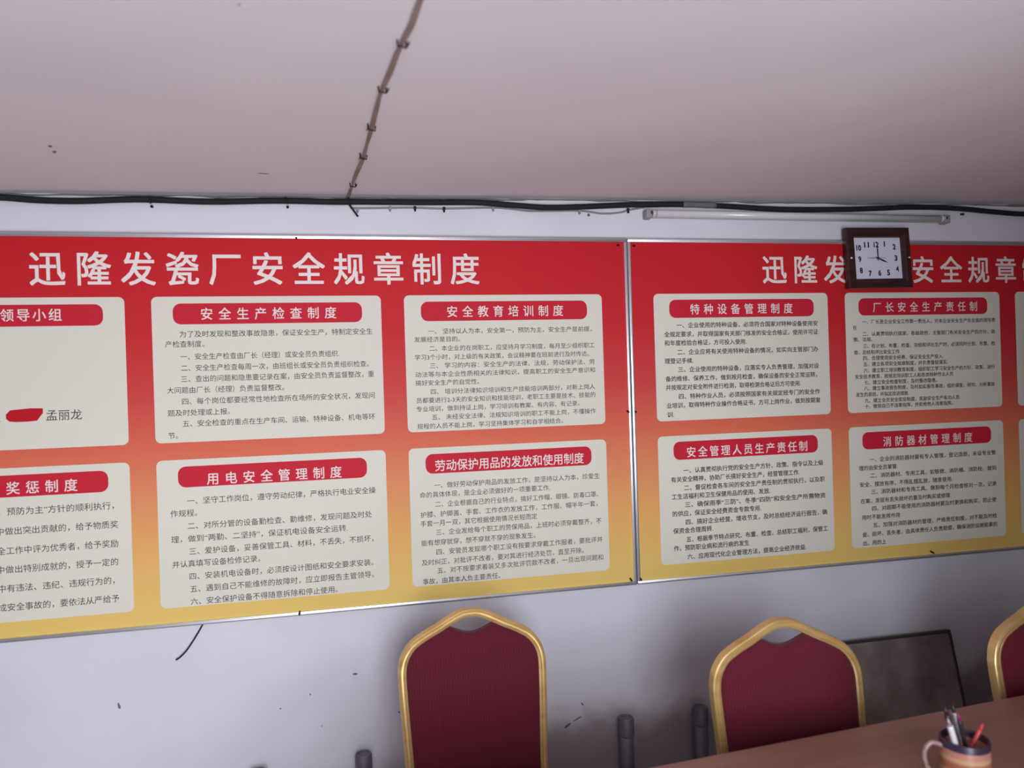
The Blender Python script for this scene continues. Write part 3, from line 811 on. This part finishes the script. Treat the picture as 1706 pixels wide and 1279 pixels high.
# ------------------------------------------------------------------ table, mug and pens
TZ = 0.76
tb = empty('conference_table', (1.65, -1.568, 0), 'reddish brown table in the foreground with a mug of pens on it', 'table', None, math.radians(4.6))
ot = None
TL, TWd = 1.75, 0.65
flat_sharp(obj('tabletop', nbox(-TL, TL, -TWd, TWd, TZ - 0.04, TZ, 0.006, 3), M_TABLE, tb))
obj('apron', nbox(-TL + 0.12, TL - 0.12, 0.078, 0.102, 0.30, TZ - 0.04), M_TABLEDK, tb, False)
for sx in (-1, 1):
    obj('leg_panel', nbox(sx * (TL - 0.15) - 0.02, sx * (TL - 0.15) + 0.02, -TWd + 0.12, TWd - 0.12, 0.0, TZ - 0.04, 0.003), M_TABLEDK, tb, False)

MX, MY = 1.166, 1.283 - 2.526
mg = empty('mug', (MX, MY, TZ), 'striped orange mug with a dark rim holding pens on the table', 'mug')
R0 = 0.0445; MH = 0.098
obj('body', lathe(bmesh.new(), [(0.0, 0.0), (R0 - 0.004, 0.0), (R0, 0.004), (R0, 0.05), (R0, MH - 0.003), (R0 - 0.001, MH), (R0 - 0.0028, MH), (R0 - 0.0038, MH - 0.004), (R0 - 0.0042, 0.008), (0.0, 0.006)][1:-1], 40), M_MUG, mg)
hx = -math.cos(math.radians(17)); hy = -math.sin(math.radians(-17))
def hp(r, z): return (hx * r, hy * r, z)
obj('handle', ntube([hp(R0 - 0.002, 0.083), hp(R0 + 0.018, 0.088), hp(R0 + 0.031, 0.072), hp(R0 + 0.030, 0.048), hp(R0 + 0.017, 0.026), hp(R0 - 0.002, 0.018)], 0.0046, 10, 6), M_MUGHANDLE, mg)
def pen(name, foot, top, r, m, label, cat, tip=None, tipm=None):
    f = Vector((MX + foot[0], MY + foot[1], TZ + foot[2])); t = Vector((MX + top[0], MY + top[1], TZ + top[2]))
    e = empty(name, f, label, cat)
    obj('barrel', ntube([f, f + (t - f) * 0.97, t], r, 10, 1), m, e, True, f)
    d = (t - f).normalized()
    bm = bmesh.new()
    path = [t - d * 0.001, t + d * 0.010, t + d * 0.016]
    sweep(bm, path, lambda i: [(rr * math.cos(2 * math.pi * k / 10), rr * math.sin(2 * math.pi * k / 10)) for k in range(10) for rr in ((r * (0.9, 0.55, 0.2)[i],))])
    obj('tip', bm, tipm or m, e, True, f)
    return e
M_PENWHITE = mat('white_pen_plastic', srgb(226, 220, 222), 0.35)
M_PENBLACK = mat('black_pen_plastic', srgb(48, 40, 46), 0.35)
M_PENGREY = mat('silver_pen_metal', srgb(170, 162, 168), 0.35, 0.4)
M_PENPINK = mat('magenta_pen_plastic', srgb(132, 40, 92), 0.4)
M_PENRED = mat('red_pen_plastic', srgb(190, 62, 62), 0.4)
pen('pen', (0.000, -0.004, 0.010), (-0.045, -0.014, 0.133), 0.0056, M_PENWHITE, 'white pen leaning left in the striped mug', 'pen', tipm=M_PENGREY)
pen('pen', (0.004, 0.006, 0.010), (-0.026, 0.014, 0.140), 0.0052, M_PENBLACK, 'plain black pen just behind the white pen in the mug', 'pen')
pen('pen', (0.012, 0.018, 0.010), (0.008, 0.034, 0.132), 0.0048, M_PENGREY, 'silver pen with a black end standing in the mug', 'pen', tipm=M_PENBLACK)
pen('pen', (0.014, -0.006, 0.010), (-0.010, 0.000, 0.132), 0.0045, M_PENBLACK, 'black pen with a magenta end in the mug', 'pen', tipm=M_PENPINK)
pen('pencil', (-0.024, 0.004, 0.012), (0.040, 0.004, 0.106), 0.0042, M_PENRED, 'red ended pencil leaning right over the mug rim', 'pencil')

# the curve used for setting the print is not part of the room
bpy.data.objects.remove(_to); bpy.data.curves.remove(_cu)
